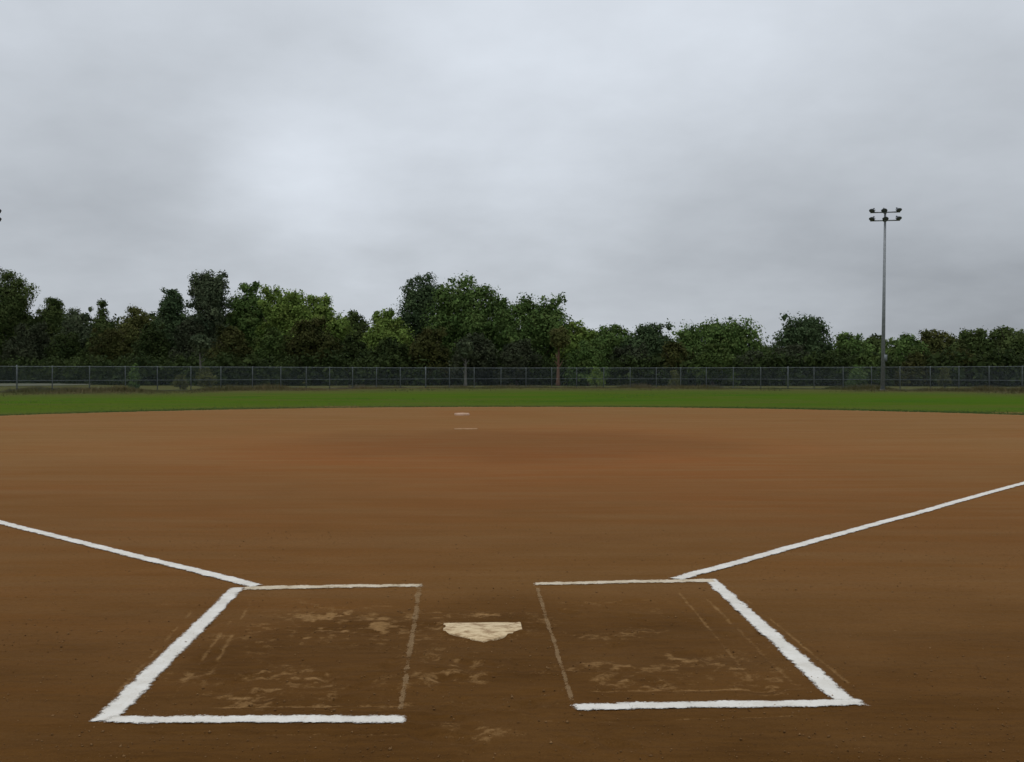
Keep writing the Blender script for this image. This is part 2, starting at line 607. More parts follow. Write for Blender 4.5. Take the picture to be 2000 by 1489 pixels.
def build_dirt():
    xs = np.concatenate([np.linspace(-22.5, -3.2, 70)[:-1], np.arange(-3.2, 3.3, 0.0095), np.linspace(3.3, 23.0, 70)])
    ys = [-11.0, -6, -2, 0, 1, 2, 2.8]
    y = 3.2
    while y < 43:
        ys.append(y)
        y += 0.010 if y < 6.9 else min(0.35, 0.010 + (y - 6.9) * 0.012)
    ys.append(43.3)
    ys = np.array(ys)
    X, Y = np.meshgrid(xs, ys)
    near = np.clip((9.0 - Y) / 2.0, 0, 1) * np.clip((4.0 - np.abs(X)) / 0.7, 0, 1)
    Z = dirt_height(X, Y)
    Z += near * 0.004 * (fbm(X * 34, Y * 34, 2, 31) - 0.5)
    dry = np.zeros_like(X)
    # loose pale dirt scuffed about in the boxes and round the plate (photo places, metres)
    n1 = fbm(X * 7, Y * 8, 4, 41)
    n2 = fbm(X * 22, Y * 25, 3, 51)
    nn = np.clip((0.5 * n1 + 0.5 * n2 - 0.42) * 3.4, 0, 1)
    spots = [((690, 1215), .30, .16, 1.0), ((640, 1245), .34, .10, .8), ((570, 1200), .20, .12, .5), ((520, 1330), .22, .10, .7), ((890, 1290), .20, .16, .75),
             ((870, 1325), .12, .05, .9), ((925, 1203), .26, .06, 1.0), ((1180, 1300), .16, .05, .9),
             ((1380, 1300), .20, .07, 1.0), ((1290, 1318), .35, .08, .5), ((1000, 1428), .14, .04, .5), ((1480, 1300), .14, .10, .6),
             ((1180, 1185), .35, .10, .45), ((1060, 1225), .10, .08, .5), ((1540, 1335), .08, .05, .8),
             ((860, 1425), .3, .04, .3), ((1050, 1195), .1, .06, .6), ((700, 1380), .4, .04, .5),
             ((350, 1365), .3, .05, .4), ((850, 1240), .08, .10, .6), ((1050, 1250), .08, .10, .4)]
    for (px, py), rx, ry, a in spots:
        cx, cy = gp(px, py)
        d = ((X - cx) / (rx * 1.2)) ** 2 + ((Y - cy) / (ry * 2.0)) ** 2
        dry += a * np.exp(-d) * nn
    rq = random.Random(12)
    for i in range(46):
        px, py = (rq.uniform(330, 800), rq.uniform(1170, 1380)) if i % 2 else (rq.uniform(1070, 1540), rq.uniform(1160, 1350))
        cx, cy = gp(px, py)
        dry += rq.uniform(.2, .5) * np.exp(-((X - cx) / rq.uniform(.05, .18)) ** 2 - ((Y - cy) / rq.uniform(.05, .14)) ** 2) * np.clip(n2 * 2.4 - .7, 0, 1)
    # string-line scratches left from laying out the lines
    for a, b, w, k in SCRATCHES:
        d, t = seg_dist(X, Y, gp(*a), gp(*b))
        d = d + 0.008 * (fbm(X * 3, Y * 3, 2, 61) - 0.5)
        m = np.exp(-(d / w) ** 2)
        ends = np.clip(np.minimum(t, 1 - t) * 14, 0, 1)
        dry += k * m * ends * np.clip(fbm(X * 6, Y * 6, 3, 71) * 2.6 - 0.6, 0, 1)
        Z -= near * 0.004 * m * ends
    # shoe dents in the boxes and where the catcher and umpire stand
    rg = random.Random(5)
    for (cx0, cx1, cy0, cy1, cnt) in ((400, 780, 1180, 1370, 26), (1090, 1500, 1170, 1350, 26), (820, 1060, 1280, 1440, 22), (560, 1350, 1430, 1485, 12)):
        for i in range(cnt):
            cx, cy = gp(rg.uniform(cx0, cx1), rg.uniform(cy0, cy1))
            an = rg.uniform(-0.7, 0.7) + (math.pi / 2 if rg.random() < .3 else 0)
            dx, dy = X - cx, Y - cy
            u = dx * math.cos(an) + dy * math.sin(an)
            v = -dx * math.sin(an) + dy * math.cos(an)
            w = rg.uniform(.035, .05)
            L = rg.uniform(.10, .15)
            g = np.exp(-((u / w) ** 2 + (v / L) ** 2) ** 1.5)
            rim = np.exp(-((np.sqrt((u / (w * 1.5)) ** 2 + (v / (L * 1.25)) ** 2) - 1) / .3) ** 2)
            Z += near * (-0.009 * g + 0.003 * rim) * rg.uniform(.4, 1)
            dry += 0.30 * rim * np.clip(n2 * 3 - 1.1, 0, 1) * rg.uniform(0, 1)
    # loose dirt swept over the rim of the sunken plate
    sd = plate_distance(X, Y)
    rim = np.exp(-((sd + 0.004) / 0.022) ** 2)
    gate = np.clip((fbm(X * 15 + 5, Y * 15 + 5, 4, 131) - 0.36) * 4, 0, 1)
    Z = np.where(sd < -0.02, np.minimum(Z, 0.001), Z)
    Z += 0.0112 * rim * gate * np.clip(0.55 + (Y - APEX[1]) / 0.35, 0.55, 1.35)
    dry += 0.35 * np.exp(-((sd - 0.03) / 0.05) ** 2) * gate
    # damp places: the dug-in area round the plate and boxes, and the watered circle out by the rubber
    damp_falloff = np.zeros_like(X)
    cx, cy = gp(930, 1290)
    wob = 0.5 * (fbm(X * 0.8, Y * 0.8, 3, 81) - 0.5)
    d = np.sqrt(((X - cx) / 2.5) ** 2 + ((Y - cy) / 1.75) ** 2) + wob
    damp_falloff += 0.90 * np.clip((1.35 - d) / 0.95, 0, 1)
    damp_falloff = np.maximum(damp_falloff, 0.90 * np.clip((9.6 - Y + wob * 3) / 5.6, 0, 1))  # besides damp, broad darkening toward the camera: steep-view falloff painted in
    damp_falloff = np.maximum(damp_falloff, 0.45 * np.clip((18 - Y + wob * 5) / 10.0, 0, 1))
    d = np.sqrt(((X - 0.1) / 4.6) ** 2 + ((Y - 20.0) / 4.8) ** 2) + wob * 1.1
    damp_falloff = np.maximum(damp_falloff, 0.30 * np.clip((1.3 - d) / 0.7, 0, 1))
    # apron along the grass: drier sand, with far grazing sheen put into its colour
    rr = np.hypot(X - ARC_C[0], Y - ARC_C[1])
    dry += np.where(Y > 8, np.clip((rr - 17.5) / 4.0, 0, 1) * 0.45, 0)
    dry += np.where(Y > 8, np.clip((rr - 20.2) / 0.9, 0, 1) * 0.35, 0)
    damp_falloff = damp_falloff * (0.82 + 0.36 * (fbm(X * 2.2, Y * 4.5, 4, 91)))
    red = np.exp(-(((X - 0.6) / 6.5) ** 2 + ((Y - 17.5) / 8.5) ** 2)) * (0.45 + 1.1 * fbm(X * 0.35 + 50, Y * 0.3 + 50, 3, 141))
    ny, nx = X.shape
    idx = np.arange(ny * nx).reshape(ny, nx)
    q = np.stack([idx[:-1, :-1], idx[:-1, 1:], idx[1:, 1:], idx[1:, :-1]], -1).reshape(-1, 4)
    o = mesh_np('infield_dirt', np.stack([X, Y, Z], -1).reshape(-1, 3), q, M['dirt'],
                attr={'red': np.clip(red, 0, 1).ravel(), 'dry': np.clip(dry, 0, 1).ravel(), 'damp_falloff': np.clip(damp_falloff, 0, 1).ravel()}, smooth=True)
    tag(o, kind='structure')


SCRATCHES = [((492, 1170), (375, 1375), .013, .7), ((455, 1205), (318, 1385), .012, .6), ((385, 1180), (200, 1385), .014, .75),
             ((400, 1384), (790, 1378), .010, .8), ((560, 1382), (1070, 1372), .007, .3), ((250, 1435), (820, 1436), .008, .45),
             ((1320, 1150), (1475, 1335), .011, .75), ((1375, 1165), (1560, 1345), .013, .7), ((1450, 1165), (1690, 1360), .014, .75),
             ((1130, 1352), (1580, 1347), .009, .8), ((1130, 1412), (1640, 1397), .008, .6), ((1090, 1178), (1400, 1176), .010, .4),
             ((840, 1196), (985, 1202), .018, .8), ((800, 1408), (1120, 1372), .008, .3),
             ((868, 838.3), (885, 838.3), .25, .8), ((868, 828), (880, 828), .3, .6), ((905, 828), (915, 828), .3, .5),
             ((340, 850), (360, 880), .10, .5)]
build_dirt()

# fence line: plan position by measured foot of the posts
FENCE_CTRL = [(-420, 60), (-150, 67), (0, 72), (275, 76), (535, 82), (777, 91), (1000, 95), (1250, 94), (1525, 88), (1720, 82), (1908, 76), (2000, 73), (2150, 68), (2420, 60)]


def smooth_curve(ctrl, n):
    px = np.array([c[0] for c in ctrl], float)
    dz = np.array([c[1] for c in ctrl], float)
    t = np.linspace(px[0], px[-1], n)
    d = np.interp(t, px, dz)
    k = np.hanning(61)
    k /= k.sum()
    pad = np.concatenate([np.full(30, d[0]), d, np.full(30, d[-1])])
    d = np.convolve(pad, k, 'valid')
    X = (t - 1000) / F * d
    return np.stack([X, d], -1)


FEN = smooth_curve(FENCE_CTRL, 1200)


def fence_depth(X):
    return np.interp(X, FEN[:, 0], FEN[:, 1])


def build_lawn():
    n = len(OUT)
    cen = np.array([0.3, 16.0])
    vec = OUT - cen
    ang = vec / np.linalg.norm(vec, axis=1)[:, None]
    rings = [OUT]
    for R_ in (0.4, 1.2, 2.5, 5, 8, 12, 16, 20, 25, 30, 36, 42, 48, 54, 60, 68, 76, 86, 98, 115, 150, 220, 400, 900, 2500):
        k = min(1.0, R_ / 60)
        base = OUT + ang * R_
        circ = cen + ang * (R_ + 26)
        rings.append(base * (1 - k) + circ * k)
    P = np.array(rings)                               # (r, n, 2)
    X, Y = P[..., 0], P[..., 1]
    Z = 0.014 + 0.0 * X
    Z[0] = -0.02
    Z[1:-3] += 0.05 * (fbm(X[1:-3] * 0.12, Y[1:-3] * 0.12, 2, 5) - 0.5)
    Z[1] = 0.012
    past = Y - fence_depth(X)
    rough = np.clip((past + 30) / 24, 0, 1) ** 1.3
    rough = np.where(Y > 30, rough, 0)
    thin = np.zeros_like(X)
    thin[0] = 1
    thin[1] = 0.9
    thin[2] = 0.75
    thin[3] = 0.5
    thin[4] = 0.2
    idx = np.arange(len(rings) * n).reshape(len(rings), n)
    a = idx[:-1]
    b = idx[1:]
    q = np.stack([a, b, np.roll(b, -1, 1), np.roll(a, -1, 1)], -1).reshape(-1, 4)
    o = mesh_np('outfield_grass', np.stack([X, Y, Z], -1).reshape(-1, 3), q, M['lawn'],
                attr={'rough': rough.ravel(), 'thin': thin.ravel()})
    tag(o, kind='structure')


build_lawn()


def blades(name, X, Y, z0, h, w, rng, mat, tint, lean=0.35):
    n = len(X)
    a = rng.uniform(0, math.pi, n)
    ux, uy = np.cos(a) * w / 2, np.sin(a) * w / 2
    lx, ly = rng.normal(0, lean, n) * h, rng.normal(0, lean, n) * h
    v = np.empty((n, 3, 3))
    v[:, 0] = np.stack([X - ux, Y - uy, z0], -1)
    v[:, 1] = np.stack([X + ux, Y + uy, z0], -1)
    v[:, 2] = np.stack([X + lx, Y + ly, z0 + h], -1)
    f = np.arange(n * 3).reshape(n, 3)
    return mesh_np(name, v.reshape(-1, 3), f, mat, attr={'tint': np.repeat(tint, 3)})


def build_grass():
    rng = np.random.default_rng(4)
    # mown blades, thickest along the ragged edge of the dirt
    n = 90000
    d = 26 + 70 * rng.random(n) ** 1.0
    x = rng.uniform(-250, 2250, n)
    X = (x - 1000) / F * d
    inside = (np.hypot(X - ARC_C[0], d - ARC_C[1]) < ARC_R + 0.05 - 0.25 * (rng.random(n) < 0.1)) | (d > fence_depth(X) - 1) | (np.abs(X) < 1 * (d < 20))
    X, Y = X[~inside], d[~inside]
    m = 26000
    a = rng.uniform(R(28), R(152), m)
    rr = ARC_R + np.abs(rng.normal(0, 0.9, m)) - 0.16 + 0.22 * (fbm(a * 40, a * 0, 3, 8) - 0.5)
    X = np.concatenate([X, ARC_C[0] + rr * np.cos(a)])
    Y = np.concatenate([Y, ARC_C[1] + rr * np.sin(a)])
    k = len(X)
    h = rng.uniform(0.02, 0.045, k)
    w = rng.uniform(0.012, 0.03, k)
    tint = np.clip(fbm(X * 0.14 + 60, Y * 0.11, 4, 14) * 4.0 - 1.5 + rng.normal(0, .2, k), 0, 1)
    o = blades('grass', X, Y, np.full(k, 0.0), h, w, rng, M['blade'], tint)
    tag(o, 'short mown green grass of the outfield beyond the brown infield dirt', 'grass', kind='stuff')
    # rough dry grass and weeds along the fence
    k = 90000
    s = rng.uniform(0, len(FEN) - 1.01, k)
    i = s.astype(int)
    P = FEN[i] + (FEN[i + 1] - FEN[i]) * (s - i)[:, None]
    off = np.where(rng.random(k) < .35, -np.abs(rng.normal(0, 5.5, k)), rng.normal(0.3, 1.0, k))
    X, Y = P[:, 0], P[:, 1] + off
    clump = fbm(X * 0.35, Y * 0.2, 4, 24)
    h = (0.08 + 0.48 * np.clip(clump * 2.4 - 0.95, 0, 1)) * rng.uniform(.5, 1.3, k)
    h = np.where(off < -1.5, h * .35, h)
    brown = np.clip(fbm(X * 0.12 + 4, Y * 0.05, 3, 27) * 2.2 - 0.6 + rng.normal(0, .2, k), 0, 1)
    o = blades('rough_grass', X, Y, np.full(k, 0.0), h, rng.uniform(.03, .07, k), rng, M['straw'], brown)
    tag(o, 'rough olive and straw-coloured grass along the foot of the outfield fence', 'grass', kind='stuff')


build_grass()


def build_clods():
    rng = np.random.default_rng(9)
    n = 9000
    Y = 3.3 + 6.0 * rng.random(n) ** 1.5
    X = rng.uniform(-0.62, 0.62, n) * Y
    r = np.clip(rng.lognormal(-5.95, 0.45, n), 0.0012, 0.008)
    base = np.array([(1, 0, 0), (-1, 0, 0), (0, 1, 0), (0, -1, 0), (0, 0, .8), (0, 0, -.8)], float)
    tri = np.array([(0, 2, 4), (2, 1, 4), (1, 3, 4), (3, 0, 4), (2, 0, 5), (1, 2, 5), (3, 1, 5), (0, 3, 5)])
    V = base[None] * r[:, None, None] * rng.uniform(.6, 1.3, (n, 6, 1))
    a = rng.uniform(0, 6.28, n)
    c, s = np.cos(a), np.sin(a)
    vx = V[..., 0] * c[:, None] - V[..., 1] * s[:, None]
    vy = V[..., 0] * s[:, None] + V[..., 1] * c[:, None]
    V = np.stack([vx + X[:, None], vy + Y[:, None], V[..., 2] + 0.002], -1)
    f = (tri[None] + 6 * np.arange(n)[:, None, None]).reshape(-1, 3)
    tint = np.repeat(np.clip(rng.normal(.35, .25, n), 0, 1), 6)
    o = mesh_np('dirt_crumbs', V.reshape(-1, 3), f, M['clod'], attr={'tint': tint})
    tag(o, 'small crumbs of dry dirt scattered over the infield near home plate', 'dirt crumbs', kind='stuff')


build_clods()

# gravel path past the fence on the left
_pp = []
for x, d in ((-420, 98), (-150, 100), (0, 104), (90, 108), (170, 114)):
    _pp.append((at_depth(x, d), d))
_v, _q = [], []
for i, (x, y) in enumerate(_pp):
    wd = (30, 30, 28, 20, 3)[i]
    for k in range(5):
        _v.append((x, y + wd * k / 4, 0.06 + 0.012 * math.sin(k * 2 + i)))
for i in range(len(_pp) - 1):
    for k in range(4):
        _q.append((i * 5 + k, (i + 1) * 5 + k, (i + 1) * 5 + k + 1, i * 5 + k + 1))
tag(mesh_np('path', _v, np.array(_q), M['path']), kind='structure')

# ------------------------------------------------------------------ chalk lines


def ribbon(name, a, b, w0, w1, mat, parent=None, seed=0, rag=0.08, lift=0.003):
    """an uneven hand-laid line of chalk draped on the dirt between two ground points"""
    a, b = np.array(a), np.array(b)
    L = np.linalg.norm(b - a)
    d = (b - a) / L
    nrm = np.array([-d[1], d[0]])
    pad = 0.03
    n = max(12, int(L / 0.012)) if L < 4 else int(L / 0.03)
    s = np.linspace(-pad, L + pad, n)
    t = np.clip(s / L, 0, 1)
    wob = 0.010 * (fbm(s * 1.1 + 9, s * 0, 2, seed) - 0.5)
    w = (w0 + (w1 - w0) * t) / 2
    V, E = [], []
    us = np.linspace(-1.6, 1.6, 15)
    for u in us:
        rg = 1 + rag * (fbm(s * 14 + 40, s * 0 + (3 if u < 0 else 9), 3, seed + 5) - 0.5) * 2
        off = u * w * rg + wob
        X = a[0] + d[0] * s + nrm[0] * off
        Y = a[1] + d[1] * s + nrm[1] * off
        e = np.clip((1.55 - abs(u)) / 1.0, 0, 1) * np.ones(n)
        e = np.minimum(e, np.clip((np.minimum(s, L - s) + pad) / (pad * 1.6), 0, 1))
        z = dirt_height(X, Y) + lift + 0.0015 * e
        V.append(np.stack([X, Y, z], -1))
        E.append(e)
    V = np.array(V)
    m = len(us)
    idx = np.arange(m * n).reshape(m, n)
    q = np.stack([idx[:-1, :-1], idx[:-1, 1:], idx[1:, 1:], idx[1:, :-1]], -1).reshape(-1, 4)[:, ::-1]
    return mesh_np(name, V.reshape(-1, 3), q, mat, parent, smooth=True, attr={'edge': np.array(E).ravel()})


# left foul line runs 48 degrees left of the camera, the right one 42 degrees right
def foul(p_near, p_through, length, seed, label):
    a = np.array(gp(*p_near))
    c = np.array(gp(*p_through))
    d = (c - a) / np.linalg.norm(c - a)
    o = ribbon('foul_line', tuple(a), tuple(a + d * length), .092, .092, M['chalk'], seed=seed, lift=0.0055)
    tag(o, label, 'chalk line', 'white foul lines')


foul((500, 1147), (0, 1022), 17, 3, 'long straight white chalk foul line from the left batter box to the left edge')
foul((1322, 1133), (2000, 945), 19, 4, 'long straight white chalk foul line from the right batter box to the right edge')

bl = empty('batters_box', (0, 0, 0))
tag(bl, 'left chalked batter box on the brown dirt, its inner side trodden to a faint line', 'batter box', 'chalked batter boxes beside home plate')
ribbon('chalk_line', gp(463, 1150), gp(200, 1412), .082, .092, M['chalk'], bl, seed=11)
ribbon('chalk_line', gp(212, 1409), gp(785, 1408), .080, .080, M['chalk'], bl, seed=12, lift=0.0042)
ribbon('chalk_line', gp(478, 1151), gp(824, 1145), .095, .085, M['chalk_worn'], bl, seed=13, lift=0.0036, rag=.16)
o = ribbon('chalk_line', gp(819, 1149), gp(782, 1385), .032, .024, M['chalk_faint'], bl, seed=14, rag=.45)
o['label'] = 'faint trodden chalk line on the plate side of the box'

br = empty('batters_box', (0, 0, 0))
tag(br, 'right chalked batter box on the brown dirt, its near line broken by a step', 'batter box', 'chalked batter boxes beside home plate')
ribbon('chalk_line', gp(1388, 1133), gp(1652, 1372), .082, .092, M['chalk'], br, seed=21)
ribbon('chalk_line', gp(1208, 1381), gp(1686, 1375.5), .080, .078, M['chalk'], br, seed=22, lift=0.0042)
ribbon('chalk_line', gp(1127, 1384.5), gp(1232, 1382), .080, .076, M['chalk'], br, seed=25, lift=0.0048)
ribbon('chalk_line', gp(1047, 1142), gp(1395, 1136), .080, .095, M['chalk_worn'], br, seed=23, lift=0.0036, rag=.15)
o = ribbon('chalk_line', gp(1049, 1150), gp(1118, 1372), .022, .020, M['chalk_faint'], br, seed=24, rag=.5)
o['label'] = 'faint trodden chalk line on the plate side of the box'

# ------------------------------------------------------------------ plate, rubber, base


def prism(name, pts, z0, z1, mat, parent=None, bev=0.006):
    n = len(pts)
    c = np.mean(np.array(pts), axis=0)

    def inset(k):
        r = []
        for p in pts:
            v = np.array(p) - c
            L = np.linalg.norm(v)
            r.append(c + v * (L - k) / L)
        return r
    rings = [(pts, z0), (pts, z1 - bev), (inset(bev * 0.4), z1 - bev * 0.3), (inset(bev), z1)]
    V, Q = [], []
    for r, z in rings:
        V += [(p[0], p[1], z) for p in r]
    for k in range(len(rings) - 1):
        for i in range(n):
            j = (i + 1) % n
            Q.append((k * n + i, k * n + j, (k + 1) * n + j, (k + 1) * n + i))
    T = []
    V.append((c[0], c[1], z1 + 0.0005))
    for i in range(n):
        T.append(((len(rings) - 1) * n + i, (len(rings) - 1) * n + (i + 1) % n, len(V) - 1))
    return mesh_np(name, V, [np.array(Q), np.array(T)], mat, parent)


w2 = 0.216
hp = prism('home_plate', [field(0, 0), field(w2, .216), field(w2, .395), field(-w2, .395), field(-w2, .216)], -0.02, 0.009, M['plate'])
tag(hp, 'dusty tan five-sided home plate set in the dirt between the batter boxes', 'home plate')

t = NT('dusty_white_rubber', 0.9, 0.1)
M['dusty'] = t.color(t.mix(t.rng(t.noise(9, 4, .6), .35, .65), (0.40, 0.26, 0.15), (0.29, 0.17, 0.08)))
rx, ry = gp(910, 838.5)
c, s = math.cos(AX), math.sin(AX)
pts = [(rx + u * c - v * s, ry + u * s + v * c) for u, v in ((-.29, -.09), (.29, -.09), (.29, .09), (-.29, .09))]
rb = prism('pitching_plate', pts, -0.02, 0.016, M['dusty'])
tag(rb, 'dirt-covered narrow pitching rubber lying in front of the small white base', 'pitching rubber')

sx, sy = gp(902, 811.5)
t = NT('base_canvas', 0.85, 0.2)
M['base'] = t.color(t.mix(t.rng(t.noise(7, 4, .6), .35, .65), (0.56, 0.38, 0.27), (0.42, 0.27, 0.17)))
sb = prism('second_base', [(sx + .25 * math.cos(AX + k * math.pi / 2), sy + .25 * math.sin(AX + k * math.pi / 2)) for k in range(4)], -0.01, 0.075, M['base'], bev=.02)
tag(sb, 'small off-white square base far out on the dirt near the grass edge', 'base')

# ------------------------------------------------------------------ outfield fence


def build_fence():
    root = empty('chain_link_fence', (0, 95, 0))
    tag(root, 'long grey chain-link outfield fence curving in front of the trees', 'fence')
    off = np.array([0, -95.0])
    P = FEN + off
    seg = np.linalg.norm(np.diff(P, axis=0), axis=1)
    cum = np.concatenate([[0], np.cumsum(seg)])

    def pt(s):
        return np.array([np.interp(s, cum, P[:, 0]), np.interp(s, cum, P[:, 1])])
    H = 1.88
    step = 2.44
    ns = int(cum[-1] / step)
    # post meshes
    rg = random.Random(2)
    shared = None
    term = None
    for i in range(ns + 1):
        p = pt(i * step + (rg.uniform(-.12, .12) if 0 < i < ns else 0))
        end = (i % 14 == 6)
        if end:
            if term is None:
                m = MB()
                m.tube([(0, 0, -.1), (0, 0, H + .06), (0, 0, H + .10)], [.05, .05, .02], 8)
                m.box((0, 0, .35), (.13, .13, .02))
                m.box((0, 0, H - .25), (.13, .13, .02))
                o = m.build('post', M['steel'], root)
                term = o
            else:
                o = term.copy()
                COL.objects.link(o)
                o.parent = root
        else:
            if shared is None:
                m = MB()
                m.tube([(0, 0, -.1), (0, 0, H - .03), (0, 0, H + .035)], [.038, .038, .03], 8)
                m.tube([(-.045, 0, H + .01), (.045, 0, H + .01)], .034, 8)
                o = m.build('post', M['steel'], root)
                shared = o
            else:
                o = shared.copy()
                COL.objects.link(o)
                o.parent = root
        o.location = (p[0], p[1], 0)
        o.rotation_euler = (R(rg.uniform(-.5, .5)), R(rg.uniform(-.5, .5)), 0)
    top = [(*pt(s), H) for s in np.arange(0, ns * step + .01, step / 2)]
    m = MB()
    m.tube(top, .021, 6)
    m.build('top_rail', M['steel'], root)
    mid = [(*pt(s), H * 0.46) for s in np.arange(0, ns * step + .01, step / 2)]
    m = MB()
    m.tube(mid, .020, 6)
    m.build('middle_rail', M['steel'], root)
    bot = [(*pt(s), .07) for s in np.arange(0, ns * step + .01, step / 2)]
    m = MB()
    m.tube(bot, .006, 5)
    m.build('tension_wire', M['steel'], root)
    # woven mesh, each wire a thin three-sided strand
    pitch = 0.075
    r = 0.0024
    n = int(ns * step / pitch)
    s0 = np.arange(n) * pitch
    V, T = [], []
    base = 0
    for sg in (1, -1):
        levels = np.linspace(0.05, H - .01, 4)
        allv = []
        for z in levels:
            s = np.clip(s0 + sg * (z - H / 2), 0, ns * step)
            x = np.interp(s, cum, P[:, 0])
            y = np.interp(s, cum, P[:, 1]) - 0.045 + 0.004 * sg
            for k in range(3):
                a = 2 * math.pi * k / 3
                allv.append(np.stack([x + r * 1.4 * math.cos(a), y + r * math.sin(a) * 1.4, np.full(n, z) + 0 * x], -1))
        A = np.array(allv)                              # (12, n, 3)
        idx = np.arange(12 * n).reshape(12, n) + base
        for L in range(3):
            for k in range(3):
                k2 = (k + 1) % 3
                T.append(np.stack([idx[L * 3 + k], idx[L * 3 + k2], idx[L * 3 + 3 + k2], idx[L * 3 + 3 + k]], -1))
        V.append(A.reshape(-1, 3))
        base += 12 * n
    mesh_np('wire_mesh', np.concatenate(V), np.concatenate(T), M['wire'], root)


build_fence()

# ------------------------------------------------------------------ floodlight poles


def build_pole():
    root = empty('floodlight_pole')
    Hh = 14.3
    m = MB()
    m.tube([(0, 0, .05), (0, 0, Hh * .5), (0, 0, Hh)], [.165, .125, .085], 14)
    m.build('pole', M['pole'], root, smooth=True)
    m = MB()
    m.box((0, 0, .04), (.55, .55, .08))
    for a in range(4):
        m.tube([(.2 * math.cos(a * 1.57 + .78), .2 * math.sin(a * 1.57 + .78), .05), (.2 * math.cos(a * 1.57 + .78), .2 * math.sin(a * 1.57 + .78), .14)], .02, 6)
    m.build('base_plate', M['steel'], root)
    m = MB()
    m.box((0.15, -.02, 2.6), (.30, .22, .55))
    m.box((0.15, -.135, 2.6), (.04, .02, .10))
    m.build('control_box', M['steel'], root)
    for row, z in ((0, Hh - .72), (1, Hh - .06)):
        m = MB()
        m.box((0, -.02, z), (2.25, .09, .09))
        m.box((0, 0, z), (.26, .26, .16))
        m.build('crossarm', M['pole'], root)
        for j, x in enumerate((-.95, 0 if row == 0 else -.10, .95)):
            f = empty('floodlight')
            f.parent = root
            f.location = (x, -.14, z + .10)
            f.rotation_euler = (0, 0, R((-38, 4, 34)[j]))
            f.scale = (.84, .84, .68)
            mm = MB()
            # bowl reflector aimed down and towards the field
            dv = Vector((0, -.72, -.69)).normalized()
            P0 = Vector((0, .10, .24))
            prof = [(0, .06), (.05, .12), (.16, .20), (.30, .27), (.36, .285)]
            mm.tube([tuple(P0 + dv * t_) for t_, _ in prof], [r_ for _, r_ in prof], 14)
            mm.tube([tuple(P0 - dv * .16), tuple(P0 + dv * .02)], [.075, .085], 10)
            mm.tube([tuple(P0 + dv * .12 + Vector((-.25, 0, 0))), (-.25, 0, -.02), (-.0, 0, -.06), (.25, 0, -.02), tuple(P0 + dv * .12 + Vector((.25, 0, 0)))], .02, 6)
            h = mm.build('housing', M['lamp'], root, smooth=False)
            h.parent = f
            g = MB()
            g.tube([tuple(P0 + dv * .362), tuple(P0 + dv * .372)], [.27, .25], 14)
            gg = g.build('lens', M['glass'], root)
            gg.parent = f
    return root


def copy_tree(o, parent=None):
    kids = [c for c in bpy.data.objects if c.parent == o]
    c = o.copy()
    COL.objects.link(c)
    c.parent = parent
    for k in kids:
        copy_tree(k, c)
    return c


pole = build_pole()
PD = 80.5
pole.location = (at_depth(1724, PD), PD, 0)
pole.rotation_euler = (0, R(0.6), R(-14))
tag(pole, 'tall grey floodlight pole with six dark lamps standing before the trees at right', 'floodlight pole', 'floodlight poles at the outfield')
pole2 = copy_tree(pole)
pole2.location = (at_depth(-25, 80.5), 80.5, 0)
pole2.rotation_euler = (0, R(-0.2), R(8))
tag(pole2, 'floodlight cluster just peeping in at the left edge of the sky', 'floodlight pole', 'floodlight poles at the outfield')

# ------------------------------------------------------------------ trees


def leaf_cloud(rng, lobes, n, size, jitter=0.12, tint_lobe=0.20, inner=0.45, core=0.16):
    """n leaf sprays spread through the given lobes (cx,cy,cz,rx,ry,rz); returns verts, quads, tint"""
    L = np.array(lobes)
    w = (L[:, 3] * L[:, 5]) ** 1.0
    w = w / w.sum()
    nc = int(n * core)                                   # bigger sprays deep in the crown
    li = rng.choice(len(L), n, p=w)
    d = rng.normal(0, 1, (n, 3))
    d /= np.linalg.norm(d, axis=1)[:, None]
    d[:, 2] += 0.12
    d /= np.linalg.norm(d, axis=1)[:, None]
    rad = inner + (1 - inner) * rng.random(n) ** 0.55
    key = np.floor(d * 2.6 + li[:, None] * 1.7).astype(np.int64)
    hsh = ((key[:, 0] * 73856093) ^ (key[:, 1] * 19349663) ^ (key[:, 2] * 83492791)) & 0xFFFF
    tuft = (hsh % 997) / 997.0
    rad *= 0.78 + 0.42 * tuft                            # ragged: the shell goes in and out in tufts
    rad[:nc] = rng.random(nc) ** 0.5 * 0.72
    C = L[li, :3] + d * L[li, 3:6] * rad[:, None] + rng.normal(0, jitter, (n, 3))
    C[:, 2] = np.maximum(C[:, 2], 0.05)
    nrm = d + rng.normal(0, 0.5, (n, 3))
    nrm /= np.linalg.norm(nrm, axis=1)[:, None]
    ref = rng.normal(0, 1, (n, 3))
    u = np.cross(nrm, ref)
    u /= np.linalg.norm(u, axis=1)[:, None]
    v = np.cross(nrm, u)
    s = size * rng.uniform(.55, 1.35, n)[:, None]
    s[:nc] *= 2.1
    a, b = u * s, v * s * rng.uniform(.45, .8, n)[:, None]
    V = np.stack([C - a, C - b * rng.uniform(.5, 1.2, (n, 1)), C + a * rng.uniform(.7, 1.2, (n, 1)), C + b], 1)
    lt = rng.normal(0, tint_lobe, len(L))
    tint = np.clip(0.46 + lt[li] + 0.30 * (tuft - .5) + rng.normal(0, .09, n), 0, 1)
    return V.reshape(-1, 3), np.arange(n * 4).reshape(n, 4), np.repeat(tint, 4)


